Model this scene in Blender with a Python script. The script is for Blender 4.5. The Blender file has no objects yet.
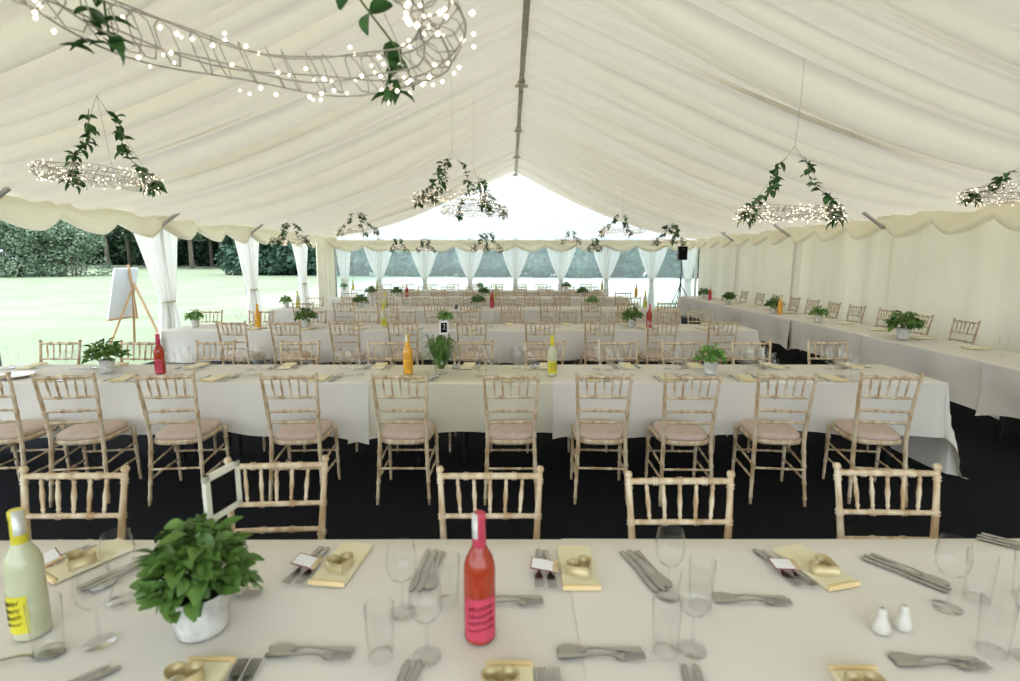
import bpy, math, random
from mathutils import Vector, Matrix, noise
R = random.Random(7)
PI = math.pi
scn = bpy.context.scene
col = scn.collection

# ------------------------------------------------------------------ camera, sky, exposure
F_PX, PITCH, EYE = 538.3, math.radians(8.5), 1.66
cam_data = bpy.data.cameras.new('camera')
cam_data.lens = 19.0; cam_data.sensor_width = 36.0
cam_data.clip_start = 0.05; cam_data.clip_end = 500
cam_data.dof.use_dof = True; cam_data.dof.focus_distance = 4.6; cam_data.dof.aperture_fstop = 2.6
cam = bpy.data.objects.new('camera', cam_data); col.objects.link(cam)
cam.location = (0, 0, EYE); cam.rotation_euler = (PI/2 - PITCH, 0, 0)
scn.camera = cam

world = bpy.data.worlds.new('overcast_sky'); scn.world = world
world.use_nodes = True
bg = world.node_tree.nodes['Background']
bg.inputs[0].default_value = (0.78, 0.885, 1.0, 1); bg.inputs[1].default_value = 1.0
sun_d = bpy.data.lights.new('hazy_sun', 'SUN'); sun_d.energy = 0.7; sun_d.angle = math.radians(50); sun_d.color = (1, .97, .9)
sun = bpy.data.objects.new('hazy_sun', sun_d); col.objects.link(sun)
sun.rotation_euler = (math.radians(25), math.radians(-20), 0)

vs = scn.view_settings
vs.view_transform = 'Standard'; vs.look = 'None'; vs.gamma = 1.0; vs.use_curve_mapping = False
vs.exposure = 2.02
cy = scn.cycles
cy.max_bounces = 8; cy.diffuse_bounces = 5; cy.glossy_bounces = 3; cy.transmission_bounces = 6
cy.transparent_max_bounces = 24; cy.caustics_reflective = False; cy.caustics_refractive = False

def XP(px, Y, z):                       # world X of image column px for a point at depth Y, height z
    return (px - 510) * (Y*math.cos(PITCH) + (EYE - z)*math.sin(PITCH)) / F_PX
def GP(px, py, z):                      # the point of the plane at height z seen at (px, py)
    d = EYE - z; zc = F_PX*d/(math.cos(PITCH)*(py - 260.0))
    return ((px - 510)*zc/F_PX, (zc - d*math.sin(PITCH))/math.cos(PITCH), z)

# ------------------------------------------------------------------ materials
def nt(name):
    m = bpy.data.materials.new(name); m.use_nodes = True
    t = m.node_tree; t.nodes.clear()
    return m, t, t.nodes.new('ShaderNodeOutputMaterial')
def noise_col(t, c1, c2, scale, detail=3, stretch=None, lo=.35, hi=.65):
    tc = t.nodes.new('ShaderNodeTexCoord'); mp = t.nodes.new('ShaderNodeMapping')
    t.links.new(tc.outputs['Object'], mp.inputs[0])
    if stretch: mp.inputs['Scale'].default_value = stretch
    n = t.nodes.new('ShaderNodeTexNoise'); n.inputs['Scale'].default_value = scale; n.inputs['Detail'].default_value = detail
    t.links.new(mp.outputs[0], n.inputs['Vector'])
    r = t.nodes.new('ShaderNodeValToRGB')
    r.color_ramp.elements[0].position = lo; r.color_ramp.elements[0].color = (*c1, 1)
    r.color_ramp.elements[1].position = hi; r.color_ramp.elements[1].color = (*c2, 1)
    t.links.new(n.outputs[0], r.inputs[0])
    return r.outputs[0], n.outputs[0]
def mat(name, c1, c2=None, rough=.6, scale=8, metal=0, spec=.4, bump=0, stretch=None, emit=None, sheen=0):
    m, t, o = nt(name)
    p = t.nodes.new('ShaderNodeBsdfPrincipled')
    p.inputs['Base Color'].default_value = (*c1, 1); p.inputs['Roughness'].default_value = rough
    p.inputs['Metallic'].default_value = metal; p.inputs['Specular IOR Level'].default_value = spec
    c, h = noise_col(t, c1, c2 or tuple(min(1, x*1.08) for x in c1), scale, stretch=stretch)
    t.links.new(c, p.inputs['Base Color'])
    if bump:
        b = t.nodes.new('ShaderNodeBump'); b.inputs['Strength'].default_value = bump; b.inputs['Distance'].default_value = .01
        t.links.new(h, b.inputs['Height']); t.links.new(b.outputs[0], p.inputs['Normal'])
    if emit:
        p.inputs['Emission Color'].default_value = (*emit[0], 1); p.inputs['Emission Strength'].default_value = emit[1]
        m.cycles.emission_sampling = 'NONE'
    t.links.new(p.outputs[0], o.inputs[0])
    return m
def fabric(name, c1, c2, trans_col, fac, scale=5, clear=0):
    m, t, o = nt(name)
    c, h = noise_col(t, c1, c2, scale)
    d = t.nodes.new('ShaderNodeBsdfDiffuse'); t.links.new(c, d.inputs[0])
    tr = t.nodes.new('ShaderNodeBsdfTranslucent'); tr.inputs[0].default_value = (*trans_col, 1)
    mx = t.nodes.new('ShaderNodeMixShader'); mx.inputs[0].default_value = fac
    t.links.new(d.outputs[0], mx.inputs[1]); t.links.new(tr.outputs[0], mx.inputs[2])
    last = mx
    if clear:
        tp = t.nodes.new('ShaderNodeBsdfTransparent'); m2 = t.nodes.new('ShaderNodeMixShader'); m2.inputs[0].default_value = clear
        t.links.new(last.outputs[0], m2.inputs[1]); t.links.new(tp.outputs[0], m2.inputs[2]); last = m2
    t.links.new(last.outputs[0], o.inputs[0])
    return m
def glass(name, tint=(1, 1, 1), ior=1.35, rough=.02, haze=0, hazecol=(.9, .9, .9)):
    m, t, o = nt(name)
    tp = t.nodes.new('ShaderNodeBsdfTransparent'); tp.inputs[0].default_value = (*tint, 1)
    gl = t.nodes.new('ShaderNodeBsdfGlossy'); gl.inputs['Roughness'].default_value = rough
    lw_ = t.nodes.new('ShaderNodeLayerWeight'); lw_.inputs['Blend'].default_value = .5
    pw = t.nodes.new('ShaderNodeMath'); pw.operation = 'POWER'; pw.inputs[1].default_value = 3.5
    ml = t.nodes.new('ShaderNodeMath'); ml.operation = 'MULTIPLY_ADD'; ml.inputs[1].default_value = .85; ml.inputs[2].default_value = (ior-1)*.12
    t.links.new(lw_.outputs['Facing'], pw.inputs[0]); t.links.new(pw.outputs[0], ml.inputs[0])
    mx = t.nodes.new('ShaderNodeMixShader')
    t.links.new(ml.outputs[0], mx.inputs[0]); t.links.new(tp.outputs[0], mx.inputs[1]); t.links.new(gl.outputs[0], mx.inputs[2])
    last = mx
    if haze:
        df = t.nodes.new('ShaderNodeBsdfDiffuse'); df.inputs[0].default_value = (*hazecol, 1)
        tl = t.nodes.new('ShaderNodeBsdfTranslucent'); tl.inputs[0].default_value = (*hazecol, 1)
        hm = t.nodes.new('ShaderNodeMixShader'); hm.inputs[0].default_value = .6
        t.links.new(df.outputs[0], hm.inputs[1]); t.links.new(tl.outputs[0], hm.inputs[2])
        m2 = t.nodes.new('ShaderNodeMixShader'); m2.inputs[0].default_value = haze
        t.links.new(mx.outputs[0], m2.inputs[1]); t.links.new(hm.outputs[0], m2.inputs[2]); last = m2
    t.links.new(last.outputs[0], o.inputs[0])
    return m

M = {}
M['liner'] = fabric('cream_roof_liner', (.85, .815, .73), (.87, .84, .76), (.92, .81, .645), .135, 2)
M['wall'] = fabric('cream_wall_liner', (.85, .79, .62), (.88, .83, .69), (.90, .82, .64), .14, 1.5)
M['valance'] = fabric('cream_valance', (.86, .81, .65), (.88, .84, .70), (.90, .82, .62), .22, 3)
M['gable'] = fabric('white_gable_sheet', (.85, .87, .90), (.88, .90, .92), (.92, .93, .95), .40, 2)
M['sheer'] = fabric('white_sheer_curtain', (.84, .83, .78), (.87, .86, .82), (.92, .90, .85), .46, 3, .0)
M['cloth'] = fabric('white_tablecloth', (.76, .715, .65), (.785, .745, .68), (.7, .66, .58), .10, 3)
M['cloth_cream'] = fabric('cream_tablecloth', (.70, .66, .52), (.74, .70, .56), (.7, .65, .5), .12, 3)
M['carpet'] = mat('dark_carpet', (.006, .006, .008), (.012, .012, .015), .95, 60, spec=.1, bump=.2)
M['wood'] = mat('limewashed_wood', (.44, .29, .15), (.70, .585, .42), .5, 26, spec=.35, bump=.15, stretch=(1, 1, .35))
M['pad'] = mat('beige_seat_pad', (.52, .40, .33), (.57, .45, .38), .9, 20, spec=.15)
M['steel'] = mat('cutlery_steel', (.42, .41, .40), (.50, .49, .47), .22, 5, metal=1)
M['alloy'] = mat('frame_alloy', (.42, .42, .44), (.5, .5, .52), .45, 6, metal=.6)
M['darkmetal'] = mat('dark_table_leg_metal', (.05, .05, .055), (.08, .08, .085), .4, 8, metal=.5)
M['ply'] = mat('trestle_plywood', (.42, .30, .18), (.5, .37, .23), .6, 6, stretch=(.3, 3, 3))
M['glass'] = glass('clear_glass', (.985, .99, .988), 1.38, .03)
M['pvc'] = glass('clear_window_sheet', (.90, .95, .97), 1.2, .05, .12, (.86, .95, .92))
M['leaf'] = mat('basil_leaf', (.045, .115, .016), (.13, .23, .045), .5, 30, spec=.4)
M['leaf_light'] = mat('pale_herb_leaf', (.10, .26, .04), (.22, .38, .09), .5, 30)
M['leaf_dark'] = mat('garland_leaf', (.025, .09, .02), (.08, .19, .05), .45, 25)
M['stem'] = mat('green_stem', (.10, .16, .04), (.16, .2, .07), .6, 10)
M['pot'] = mat('whitewashed_metal_pot', (.50, .49, .46), (.68, .67, .63), .5, 25, spec=.3, bump=.1)
M['soil'] = mat('potting_soil', (.03, .02, .013), (.05, .035, .02), .95, 60, bump=.4)
M['redliq'] = mat('red_pressed_drink', (.33, .035, .013), (.39, .05, .018), .12, 6, spec=.5)
M['yelliq'] = mat('cloudy_lemon_drink', (.50, .50, .32), (.54, .53, .36), .12, 6, spec=.5)
M['oraliq'] = mat('orange_pressed_drink', (.70, .33, .04), (.75, .38, .06), .12, 6, spec=.5)
M['pink'] = mat('pink_label', (.52, .045, .085), (.56, .06, .11), .5, 30)
M['pinkink'] = mat('dark_red_print', (.20, .01, .02), None, .6)
M['yellow'] = mat('yellow_label', (.62, .54, .02), (.66, .58, .04), .5, 20)
M['yellowink'] = mat('brown_print', (.12, .10, .01), None, .6)
M['orange'] = mat('orange_label', (.85, .40, .02), (.88, .46, .05), .5, 20)
M['silver'] = mat('silver_seal', (.55, .53, .48), (.65, .63, .58), .35, 20, metal=.4)
M['napkin'] = mat('pale_yellow_napkin', (.74, .66, .42), (.76, .70, .50), .8, 12)
M['napkin_edge'] = mat('orange_napkin_edge', (.74, .56, .28), (.76, .60, .34), .8, 12)
M['kraft'] = mat('kraft_paper', (.48, .36, .18), (.56, .44, .24), .7, 25)
M['heart'] = mat('brass_heart_band', (.50, .40, .20), (.60, .50, .28), .35, 12, metal=.35)
M['card'] = mat('white_card', (.72, .70, .68), (.76, .74, .72), .7, 10)
M['cardred'] = mat('dark_red_card_edge', (.20, .05, .06), None, .7)
M['black'] = mat('black_board', (.008, .008, .009), (.012, .012, .012), .9, 15, spec=.05)
M['frame_paint'] = mat('cream_painted_frame', (.70, .67, .55), (.76, .73, .62), .5, 15)
M['ceramic'] = mat('white_ceramic', (.58, .55, .48), (.62, .59, .52), .25, 8, spec=.5)
M['wire'] = mat('twig_wire', (.42, .36, .30), (.55, .50, .44), .6, 30)
M['bulb'] = mat('warm_led', (1, .9, .75), None, .4, emit=((1, .78, .58), 1.6))
M['blackplastic'] = mat('black_plastic', (.008, .008, .009), (.014, .014, .015), .5, 15)
M['easelwood'] = mat('easel_timber', (.36, .21, .11), (.45, .28, .16), .55, 10, stretch=(1, 1, .2))
M['board'] = mat('pale_board_back', (.66, .66, .70), (.70, .70, .74), .6, 4)
M['bark'] = mat('tree_bark', (.10, .085, .065), (.20, .17, .13), .9, 6, bump=.5, stretch=(1, 1, .2))
M['tree1'] = mat('oak_foliage', (.030, .070, .032), (.085, .145, .065), .7, .9, spec=.2)
M['tree2'] = mat('pale_foliage', (.060, .110, .065), (.14, .20, .12), .7, .9, spec=.2)
M['tree3'] = mat('dark_foliage', (.012, .030, .014), (.030, .060, .025), .7, .9, spec=.2)
M['tree4'] = mat('hedge_foliage', (.020, .050, .032), (.060, .110, .070), .7, .9, spec=.2)
M['ridge'] = mat('ridge_alloy', (.58, .53, .43), (.66, .61, .50), .5, 8, metal=.0)

def lawn_mat():
    m, t, o = nt('mown_lawn')
    p = t.nodes.new('ShaderNodeBsdfPrincipled'); p.inputs['Roughness'].default_value = .9; p.inputs['Specular IOR Level'].default_value = .1
    c, h = noise_col(t, (.205, .250, .150), (.245, .280, .190), .35, 6)
    tc = t.nodes.new('ShaderNodeTexCoord'); w = t.nodes.new('ShaderNodeTexWave'); w.inputs['Scale'].default_value = .12; w.inputs['Distortion'].default_value = 1.5
    w.bands_direction = 'Y'; t.links.new(tc.outputs['Object'], w.inputs[0])
    mx = t.nodes.new('ShaderNodeMixRGB'); mx.blend_type = 'MULTIPLY'; mx.inputs[0].default_value = .07
    t.links.new(c, mx.inputs[1]); t.links.new(w.outputs[0], mx.inputs[2]); sp = t.nodes.new('ShaderNodeSeparateXYZ'); t.links.new(tc.outputs['Object'], sp.inputs[0])
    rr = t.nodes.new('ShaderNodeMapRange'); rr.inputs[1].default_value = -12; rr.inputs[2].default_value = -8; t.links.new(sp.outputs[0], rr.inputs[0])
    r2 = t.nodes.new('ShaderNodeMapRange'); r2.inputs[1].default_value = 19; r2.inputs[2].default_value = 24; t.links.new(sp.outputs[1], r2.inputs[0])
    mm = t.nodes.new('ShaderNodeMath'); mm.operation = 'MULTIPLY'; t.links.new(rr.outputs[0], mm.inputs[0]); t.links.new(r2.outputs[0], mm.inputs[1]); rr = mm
    m3 = t.nodes.new('ShaderNodeMixRGB'); m3.inputs[2].default_value = (.44, .45, .36, 1)    # sunlit, overexposed lawn beyond the gable: brightness put into the grass colour
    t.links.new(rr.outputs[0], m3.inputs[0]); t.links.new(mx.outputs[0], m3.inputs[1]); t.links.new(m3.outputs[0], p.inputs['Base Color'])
    b = t.nodes.new('ShaderNodeBump'); b.inputs['Strength'].default_value = .3; t.links.new(h, b.inputs['Height']); t.links.new(b.outputs[0], p.inputs['Normal'])
    t.links.new(p.outputs[0], o.inputs[0]); return m
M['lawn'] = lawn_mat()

# ------------------------------------------------------------------ mesh helpers
class MB:
    def __init__(s): s.v = []; s.f = []; s.sm = []
    def quad(s, a, b, c, d, smooth=False):
        n = len(s.v); s.v += [tuple(a), tuple(b), tuple(c), tuple(d)]; s.f.append((n, n+1, n+2, n+3)); s.sm.append(smooth)
    def box(s, c, d, m=None):
        n = len(s.v); x, y, z = d[0]/2, d[1]/2, d[2]/2; c = Vector(c)
        for k in range(8):
            p = Vector((x if k & 1 else -x, y if k & 2 else -y, z if k & 4 else -z))
            if m: p = m @ p
            s.v.append(tuple(p + c))
        for q in ((0, 2, 3, 1), (4, 5, 7, 6), (0, 1, 5, 4), (2, 6, 7, 3), (0, 4, 6, 2), (1, 3, 7, 5)):
            s.f.append(tuple(n+i for i in q)); s.sm.append(False)
        return s
    def bar(s, a, b, w, h):
        a, b = Vector(a), Vector(b); d = b - a
        s.box((a+b)/2, (w, h, d.length), d.to_track_quat('Z', 'Y').to_matrix()); return s
    def tube(s, pts, rad, seg=8, cap=True, closed=False):
        pts = [Vector(p) for p in pts]; n0 = len(s.v); N = len(pts)
        if not hasattr(rad, '__len__'): rad = [rad]*N
        up = Vector((.123, .31, .94)).normalized()
        for i, p in enumerate(pts):
            if closed: d = pts[(i+1) % N] - pts[i-1]
            else: d = pts[min(i+1, N-1)] - pts[max(i-1, 0)]
            d.normalize(); a = d.cross(up)
            if a.length < 1e-4: a = d.cross(Vector((1, 0, 0)))
            a.normalize(); b = d.cross(a)
            for k in range(seg):
                w = 2*PI*k/seg; s.v.append(tuple(p + (a*math.cos(w) + b*math.sin(w))*rad[i]))
        for i in range(N if closed else N-1):
            for k in range(seg):
                j = (i+1) % N
                s.f.append((n0+i*seg+k, n0+i*seg+(k+1) % seg, n0+j*seg+(k+1) % seg, n0+j*seg+k)); s.sm.append(True)
        if cap and not closed:
            s.f.append(tuple(n0+k for k in range(seg-1, -1, -1))); s.sm.append(False)
            s.f.append(tuple(n0+(N-1)*seg+k for k in range(seg))); s.sm.append(False)
        return s
    def lathe(s, prof, seg=20, c=(0, 0, 0), a0=0, a1=2*PI):
        n0 = len(s.v); full = abs(a1-a0-2*PI) < 1e-6; ns = seg if full else seg+1
        for r, z in prof:
            for k in range(ns):
                w = a0+(a1-a0)*k/seg; s.v.append((c[0]+r*math.cos(w), c[1]+r*math.sin(w), c[2]+z))
        for i in range(len(prof)-1):
            for k in range(seg):
                k2 = (k+1) % ns
                s.f.append((n0+i*ns+k, n0+i*ns+k2, n0+(i+1)*ns+k2, n0+(i+1)*ns+k)); s.sm.append(True)
        return s
    def grid(s, fn, nu, nv, smooth=True):
        n0 = len(s.v)
        for i in range(nu+1):
            for j in range(nv+1): s.v.append(tuple(fn(i, j)))
        for i in range(nu):
            for j in range(nv):
                a = n0+i*(nv+1)+j; s.f.append((a, a+nv+1, a+nv+2, a+1)); s.sm.append(smooth)
        return s
    def prism(s, outline, z0, z1):
        n0 = len(s.v); N = len(outline)
        s.v += [(x, y, z0) for x, y in outline] + [(x, y, z1) for x, y in outline]
        s.f.append(tuple(n0+k for k in range(N-1, -1, -1))); s.sm.append(False)
        s.f.append(tuple(n0+N+k for k in range(N))); s.sm.append(False)
        for k in range(N):
            s.f.append((n0+k, n0+(k+1) % N, n0+N+(k+1) % N, n0+N+k)); s.sm.append(False)
        return s
    def add(s, o, m):
        n = len(s.v); s.v += [tuple(m @ Vector(p)) for p in o.v]; s.f += [tuple(n+i for i in q) for q in o.f]; s.sm += o.sm
        return s
    def mesh(s, name, m):
        me = bpy.data.meshes.new(name); me.from_pydata(s.v, [], s.f)
        me.polygons.foreach_set('use_smooth', s.sm)
        me.materials.append(M[m] if isinstance(m, str) else m); me.update(); return me

def link(name, data, parent=None, loc=None, rot=None):
    o = bpy.data.objects.new(name, data); col.objects.link(o)
    if parent: o.parent = parent
    if loc: o.location = loc
    if rot: o.rotation_euler = rot
    return o
def tag(o, label=None, cat=None, group=None, kind=None):
    if label: o['label'] = label
    if cat: o['category'] = cat
    if group: o['group'] = group
    if kind: o['kind'] = kind
    return o
class T:                                # template: parts (name, mesh, parent index, kind, local matrix)
    def __init__(s): s.p = []
    def add(s, name, mb, m, parent=None, kind=None, mx=None, me=None):
        s.p.append((name, me or mb.mesh(name, m), parent, kind, mx)); return len(s.p)-1
    def put(s, name, loc, rz, label, cat, group=None, tilt=(0, 0), scale=1):
        r = link(name, None, None, loc, (tilt[0], tilt[1], rz)); tag(r, label, cat, group)
        r.empty_display_size = .1
        if scale != 1: r.scale = (scale,)*3
        os = []
        for n, me, pa, kind, mx in s.p:
            o = link(n, me, os[pa] if pa is not None else r); os.append(o)
            if mx is not None: o.matrix_local = mx
            if kind: o['kind'] = kind
        return r
def single(name, me, loc, rz, label, cat, group=None, tilt=(0, 0), scale=1):
    o = link(name, me, None, loc, (tilt[0], tilt[1], rz)); tag(o, label, cat, group)
    if scale != 1: o.scale = (scale,)*3
    return o

# ------------------------------------------------------------------ the marquee
XC, HW, HE, HR = .18, 6.0, 2.38, 4.5
XL, XR, YG, YB = XC-HW, XC+HW, 17.95, -3.05
LEGS = [-3.05+3*k for k in range(8)]

fl = MB().grid(lambda i, j: (XL-.1+(XR-XL+.2)*i/4, YB+(YG-YB+.1)*j/4, 0), 4, 4)
o = link('floor', fl.mesh('floor', 'carpet')); o['kind'] = 'structure'
def lawn_z(x, y):
    d = math.hypot(x, y-8); return -.03 + max(0, d-16)*.009
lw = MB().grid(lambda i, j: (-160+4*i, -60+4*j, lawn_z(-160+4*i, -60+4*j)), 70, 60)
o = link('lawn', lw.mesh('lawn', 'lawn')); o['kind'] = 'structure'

# pleated roof liner
pb = [YB]
while pb[-1] < YG:
    w = R.choice([.07, .09, .12, .16, .20, .26, .34])*R.uniform(.8, 1.2)
    nx = pb[-1]+w
    for L in LEGS:
        if pb[-1] < L-.02 and nx > L-.08: nx = L
    pb.append(min(nx, YG))
def liner(side):
    mb = MB(); NV = 26; cols = []
    for i in range(len(pb)-1):
        n = 8 if pb[i+1]-pb[i] > .15 else 6
        for k in range(n): cols.append((i, k/n))
    cols.append((len(pb)-2, 1.0))
    ph = [R.uniform(0, 6.28) for _ in pb]; dep = [R.uniform(.35, 1.3) for _ in pb]
    def fn(a, j):
        i, s = cols[a]; t = j/NV; w = pb[i+1]-pb[i]
        def wob(q): return 0 if pb[q] in LEGS or q in (0, len(pb)-1) else .055*math.sin(ph[q]+t*3.1)*math.sin(PI*t)
        y = pb[i]+wob(i) + s*(w+wob(i+1)-wob(i))
        belly = .95*w*dep[i]*(4*s*(1-s))**.65*(.12+.88*math.sin(PI*min(1, t*.9+.04)))
        bay = min(abs(y-L) for L in LEGS)/1.5
        sag = (.16+.16*bay**.6)*math.sin(PI*t)**.9*(.4+.6*t)
        x = XC+side*HW*t; z = HR-(HR-HE)*t-sag-belly
        return (x, y, z)
    mb.grid(fn, len(cols)-1, NV); return mb
ceil = link('ceiling', None); ceil['kind'] = 'structure'
for s in (-1, 1): link('liner_slope', liner(s).mesh('liner_slope', 'liner'), ceil)
rb = MB().box((XC, (YB+YG)/2, HR-.07), (.075, YG-YB, .09)); link('ridge_beam', rb.mesh('ridge_beam', 'ridge'), ceil)
for L in LEGS:
    b = MB().box((XC, L, HR-.10), (.12, .14, .07)).box((XC, L, HR-.14), (.2, .05, .03)); link('ridge_bracket', b.mesh('ridge_bracket', 'ridge'), ceil)
for k in range(26):
    b = MB().box((XC, YB+.4+k*.8, HR-.115), (.05, .05, .03)); link('ridge_clip', b.mesh('ridge_clip', 'ridge'), ceil)

def valance(fx):                        # fx(s, out, z) -> point ; swags 1 m long from s0 to s1
    def build(s0, s1, n, ztop=None, sc=1.0):
        ztop = ztop or HE
        mb = MB(); NU = n*14; NV = 10
        def fn(i, j):
            u = i/14.0; k = u % 1.0; s = s0+(s1-s0)*i/NU; v = j/NV
            drop = (.21+.17*math.sin(PI*k))*sc
            fold = .05*sc*math.sin(v*9+abs(k-.5)*5)*v*(1-.5*abs(2*k-1))
            return fx(s, .02+.10*v*math.sin(PI*k)**.7+fold, ztop-drop*v)
        mb.grid(fn, NU, NV); return mb
    return build
wl = link('wall_left', None); wl['kind'] = 'structure'
wr = link('wall_right', None); wr['kind'] = 'structure'
wb = link('wall_back', None); wb['kind'] = 'structure'
vl = valance(lambda s, o, z: (XL+.14+o, s, z)); vr = valance(lambda s, o, z: (XR-.06-o, s, z)); vg = valance(lambda s, o, z: (s, YG-.10-o, z))
for k in range(7):
    link('valance', vl(LEGS[k], LEGS[k+1], 3).mesh('valance', 'valance'), wl)
    link('valance', vr(LEGS[k], LEGS[k+1], 3).mesh('valance', 'valance'), wr)
for k in range(4): link('valance', vg(XL+.1+k*2.95, XL+.1+(k+1)*2.95, 3, 2.30, 1.0).mesh('valance', 'valance'), wb)

# right wall: one pleated sheet per bay
for k in range(7):
    ys = [LEGS[k]]
    while ys[-1] < LEGS[k+1]: ys.append(min(LEGS[k+1], ys[-1]+R.uniform(.06, .12)))
    amp = [R.uniform(.03, .10)*(1 if q % 2 else -1)*(0 < q < len(ys)-1) for q in range(len(ys))]; drift = [R.uniform(-.03, .03) for _ in ys]
    mb = MB().grid(lambda i, j: (XR+.06+amp[i]*(.5+.5*j/8), ys[i]+drift[i]*j/8*(0 < i < len(ys)-1), HE-(HE-.02)*j/8), len(ys)-1, 8)
    link('pleated_sheet', mb.mesh('pleated_sheet', 'wall'), wr)
for L in LEGS:
    for side, w in ((-1, wl), (1, wr)):
        X = XC+side*(HW-.03 if side < 0 else HW+.15)
        link('frame_leg', MB().box((X, L, HE/2), (.09, .06, HE)).mesh('frame_leg', 'alloy'), w)
        if L < YG-.5: link('knee_brace', MB().bar((XC+side*5.92, L, 2.17), (XC+side*5.56, L, 2.42), .05, .035).mesh('knee_brace', 'alloy'), w)
# far-left bay of the left wall is closed by a drawn liner
mb = MB().grid(lambda i, j: (XL+.03*math.sin(i*1.9)+.02*math.sin(i*.7+j*.2), YG-.02-1.55*i/40, HE-(HE-.02)*j/8), 40, 8)
link('pleated_sheet', mb.mesh('pleated_sheet', 'wall'), wl)

# gable: white triangle with folds radiating from the ridge, window sheets, posts
def tri(i, j):
    x = XC-HW+2*HW*i/80; t = j/10; top = HR-.02-(HR-HE)*abs(x-XC)/HW-.02
    z = HE-.16+(top-HE+.16)*t
    ang = math.atan2(x-XC, HR+.05-z)
    return (x, YG+.03+.03*math.sin(ang*26)+.015*math.sin(ang*61), z)
link('gable_sheet', MB().grid(tri, 80, 10).mesh('gable_sheet', 'gable'), wb)
for k in range(5):
    link('gable_post', MB().box((XL+k*3.0, YG+.08, HE/2), (.07, .07, HE)).mesh('gable_post', 'card'), wb)
link('eave_rail', MB().box((XC, YG+.10, HE-.14), (2*HW, .05, .05)).mesh('eave_rail', 'card'), wb)
for k in range(8):
    x0 = XL+1.5*k; x1 = x0+1.5
    o = link('window_%d' % (k+1), MB().box(((x0+x1)/2, YG+.05, 1.2), (1.46, .004, 2.3)).mesh('window', 'pvc')); o['kind'] = 'structure'
    link('hem', MB().box((x0+.02, YG+.05, 1.2), (.05, .012, 2.36)).box((x1-.02, YG+.05, 1.2), (.05, .012, 2.36)).box(((x0+x1)/2, YG+.05, .06), (1.46, .012, .10)).mesh('hem', 'card'), o)

def curtain(loc, along, wtop, wtie, wbot, ztop, ztie, amp, ties=True, shift=0):
    # pleated drape hung wide at the top and tied in at ztie; along = 'x' or 'y'
    NU, NV = 36, 22; ph = R.uniform(0, 6)
    def fn(i, j):
        u = i/NU*2-1; z = ztop-(ztop-.03)*j/NV
        if z > ztie: s = (z-ztie)/(ztop-ztie); w = wtie+(wtop-wtie)*s**.75; c = shift*(1-s)
        else: s = (ztie-z)/ztie; w = wtie+(wbot-wtie)*s**.6; c = shift
        d = amp*math.sin(i*1.25+ph)*(.5+.5*min(1, w/wtop)) + .02*math.sin(i*.45+j*.3)
        p = c+u*w
        return (p, d, z) if along == 'x' else (d, p, z)
    t = T(); t.add('drape', MB().grid(fn, NU, NV), 'sheer')
    if ties:
        ring = [((shift+(wtie+.02)*math.cos(a)) if along == 'x' else .06*math.sin(a), (.06*math.sin(a)) if along == 'x' else (shift+(wtie+.02)*math.cos(a)), ztie) for a in [2*PI*q/14 for q in range(14)]]
        t.add('tie_band', MB().tube(ring, .018, 6, closed=True), 'valance')
    return t
for k in range(1, 8):
    x = XL+1.5*k
    t = curtain(None, 'x', .56, .05, .13, 2.28, 1.02, .02)
    t.put('gable_curtain', (x, YG-.06, 0), 0, 'white sheer curtain tied at the waist in the window gable, %s from lawn' % ['first', 'second', 'third', 'fourth', 'fifth', 'sixth', 'seventh'][k-1], 'curtain', 'tied curtains along the window gable')
for k in (0, 1):                        # corner curtains
    sgn = 1 if k == 0 else -1
    t = curtain(None, 'x', .30, .10, .16, 2.28, 1.02, .02)
    t.put('gable_curtain', (XL+.36 if k == 0 else XR-.30, YG-.06, 0), 0, 'white sheer corner curtain at the ' + ('lawn' if k == 0 else 'solid wall') + ' end of the window gable', 'curtain')
for q, L in enumerate((8.95, 11.95, 14.95)):
    t = curtain(None, 'y', .58, .14, .34, 2.24, [.98, 1.02, 1.02][q], .05, shift=.14)
    t.put('side_curtain', (XL+.12, L-.12, 0), 0, 'white tied-back curtain on the open lawn side, ' + ['beside the easel', 'one leg beyond the easel', 'at the closed corner panel'][q], 'curtain')

# ------------------------------------------------------------------ outside
def leaf_blob(n, rx, ry, rz, size, seed, bumps=7):
    r = random.Random(seed); mb = MB()
    bl = [(Vector((r.uniform(-1, 1)*rx*.6, r.uniform(-1, 1)*ry*.6, r.uniform(-.7, .75)*rz)), r.uniform(.35, .6)) for _ in range(bumps)]
    for _ in range(n):
        c, q = r.choice(bl); d = Vector((r.gauss(0, 1), r.gauss(0, 1), r.gauss(0, 1))).normalized()
        p = c+Vector((d.x*rx, d.y*ry, d.z*rz))*q*r.uniform(.75, 1.05)
        a = Vector((r.gauss(0, 1), r.gauss(0, 1), r.gauss(0, .6))).normalized(); b = a.cross(d+Vector((.01, 0, .3))).normalized()
        s = size*r.uniform(.6, 1.3); mb.quad(p-a*s, p+b*s*.6, p+a*s, p-b*s*.6)
    return mb
def tree_t(seed, h, crown_z, rx, rz, m, n, size, trunk):
    t = T(); r = random.Random(seed)
    pts = [(0, 0, -.3), (r.uniform(-.1, .1), 0, h*.25), (r.uniform(-.4, .4), 0, h*.5), (r.uniform(-.6, .6), 0, h*.8)]
    mb = MB().tube(pts, [trunk, trunk*.8, trunk*.6, trunk*.2], 8)
    for k in range(4):
        a = r.uniform(0, 6.28); z = h*r.uniform(.3, .55)
        mb.tube([(0, 0, z), (math.cos(a)*rx*.5, math.sin(a)*rx*.5, z+h*.18)], [trunk*.4, trunk*.12], 6)
    t.add('trunk', mb, 'bark')
    t.add('crown', leaf_blob(n, rx, rx, rz, size, seed, 12), m, kind='stuff', mx=Matrix.Translation((0, 0, crown_z)))
    return t
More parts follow.
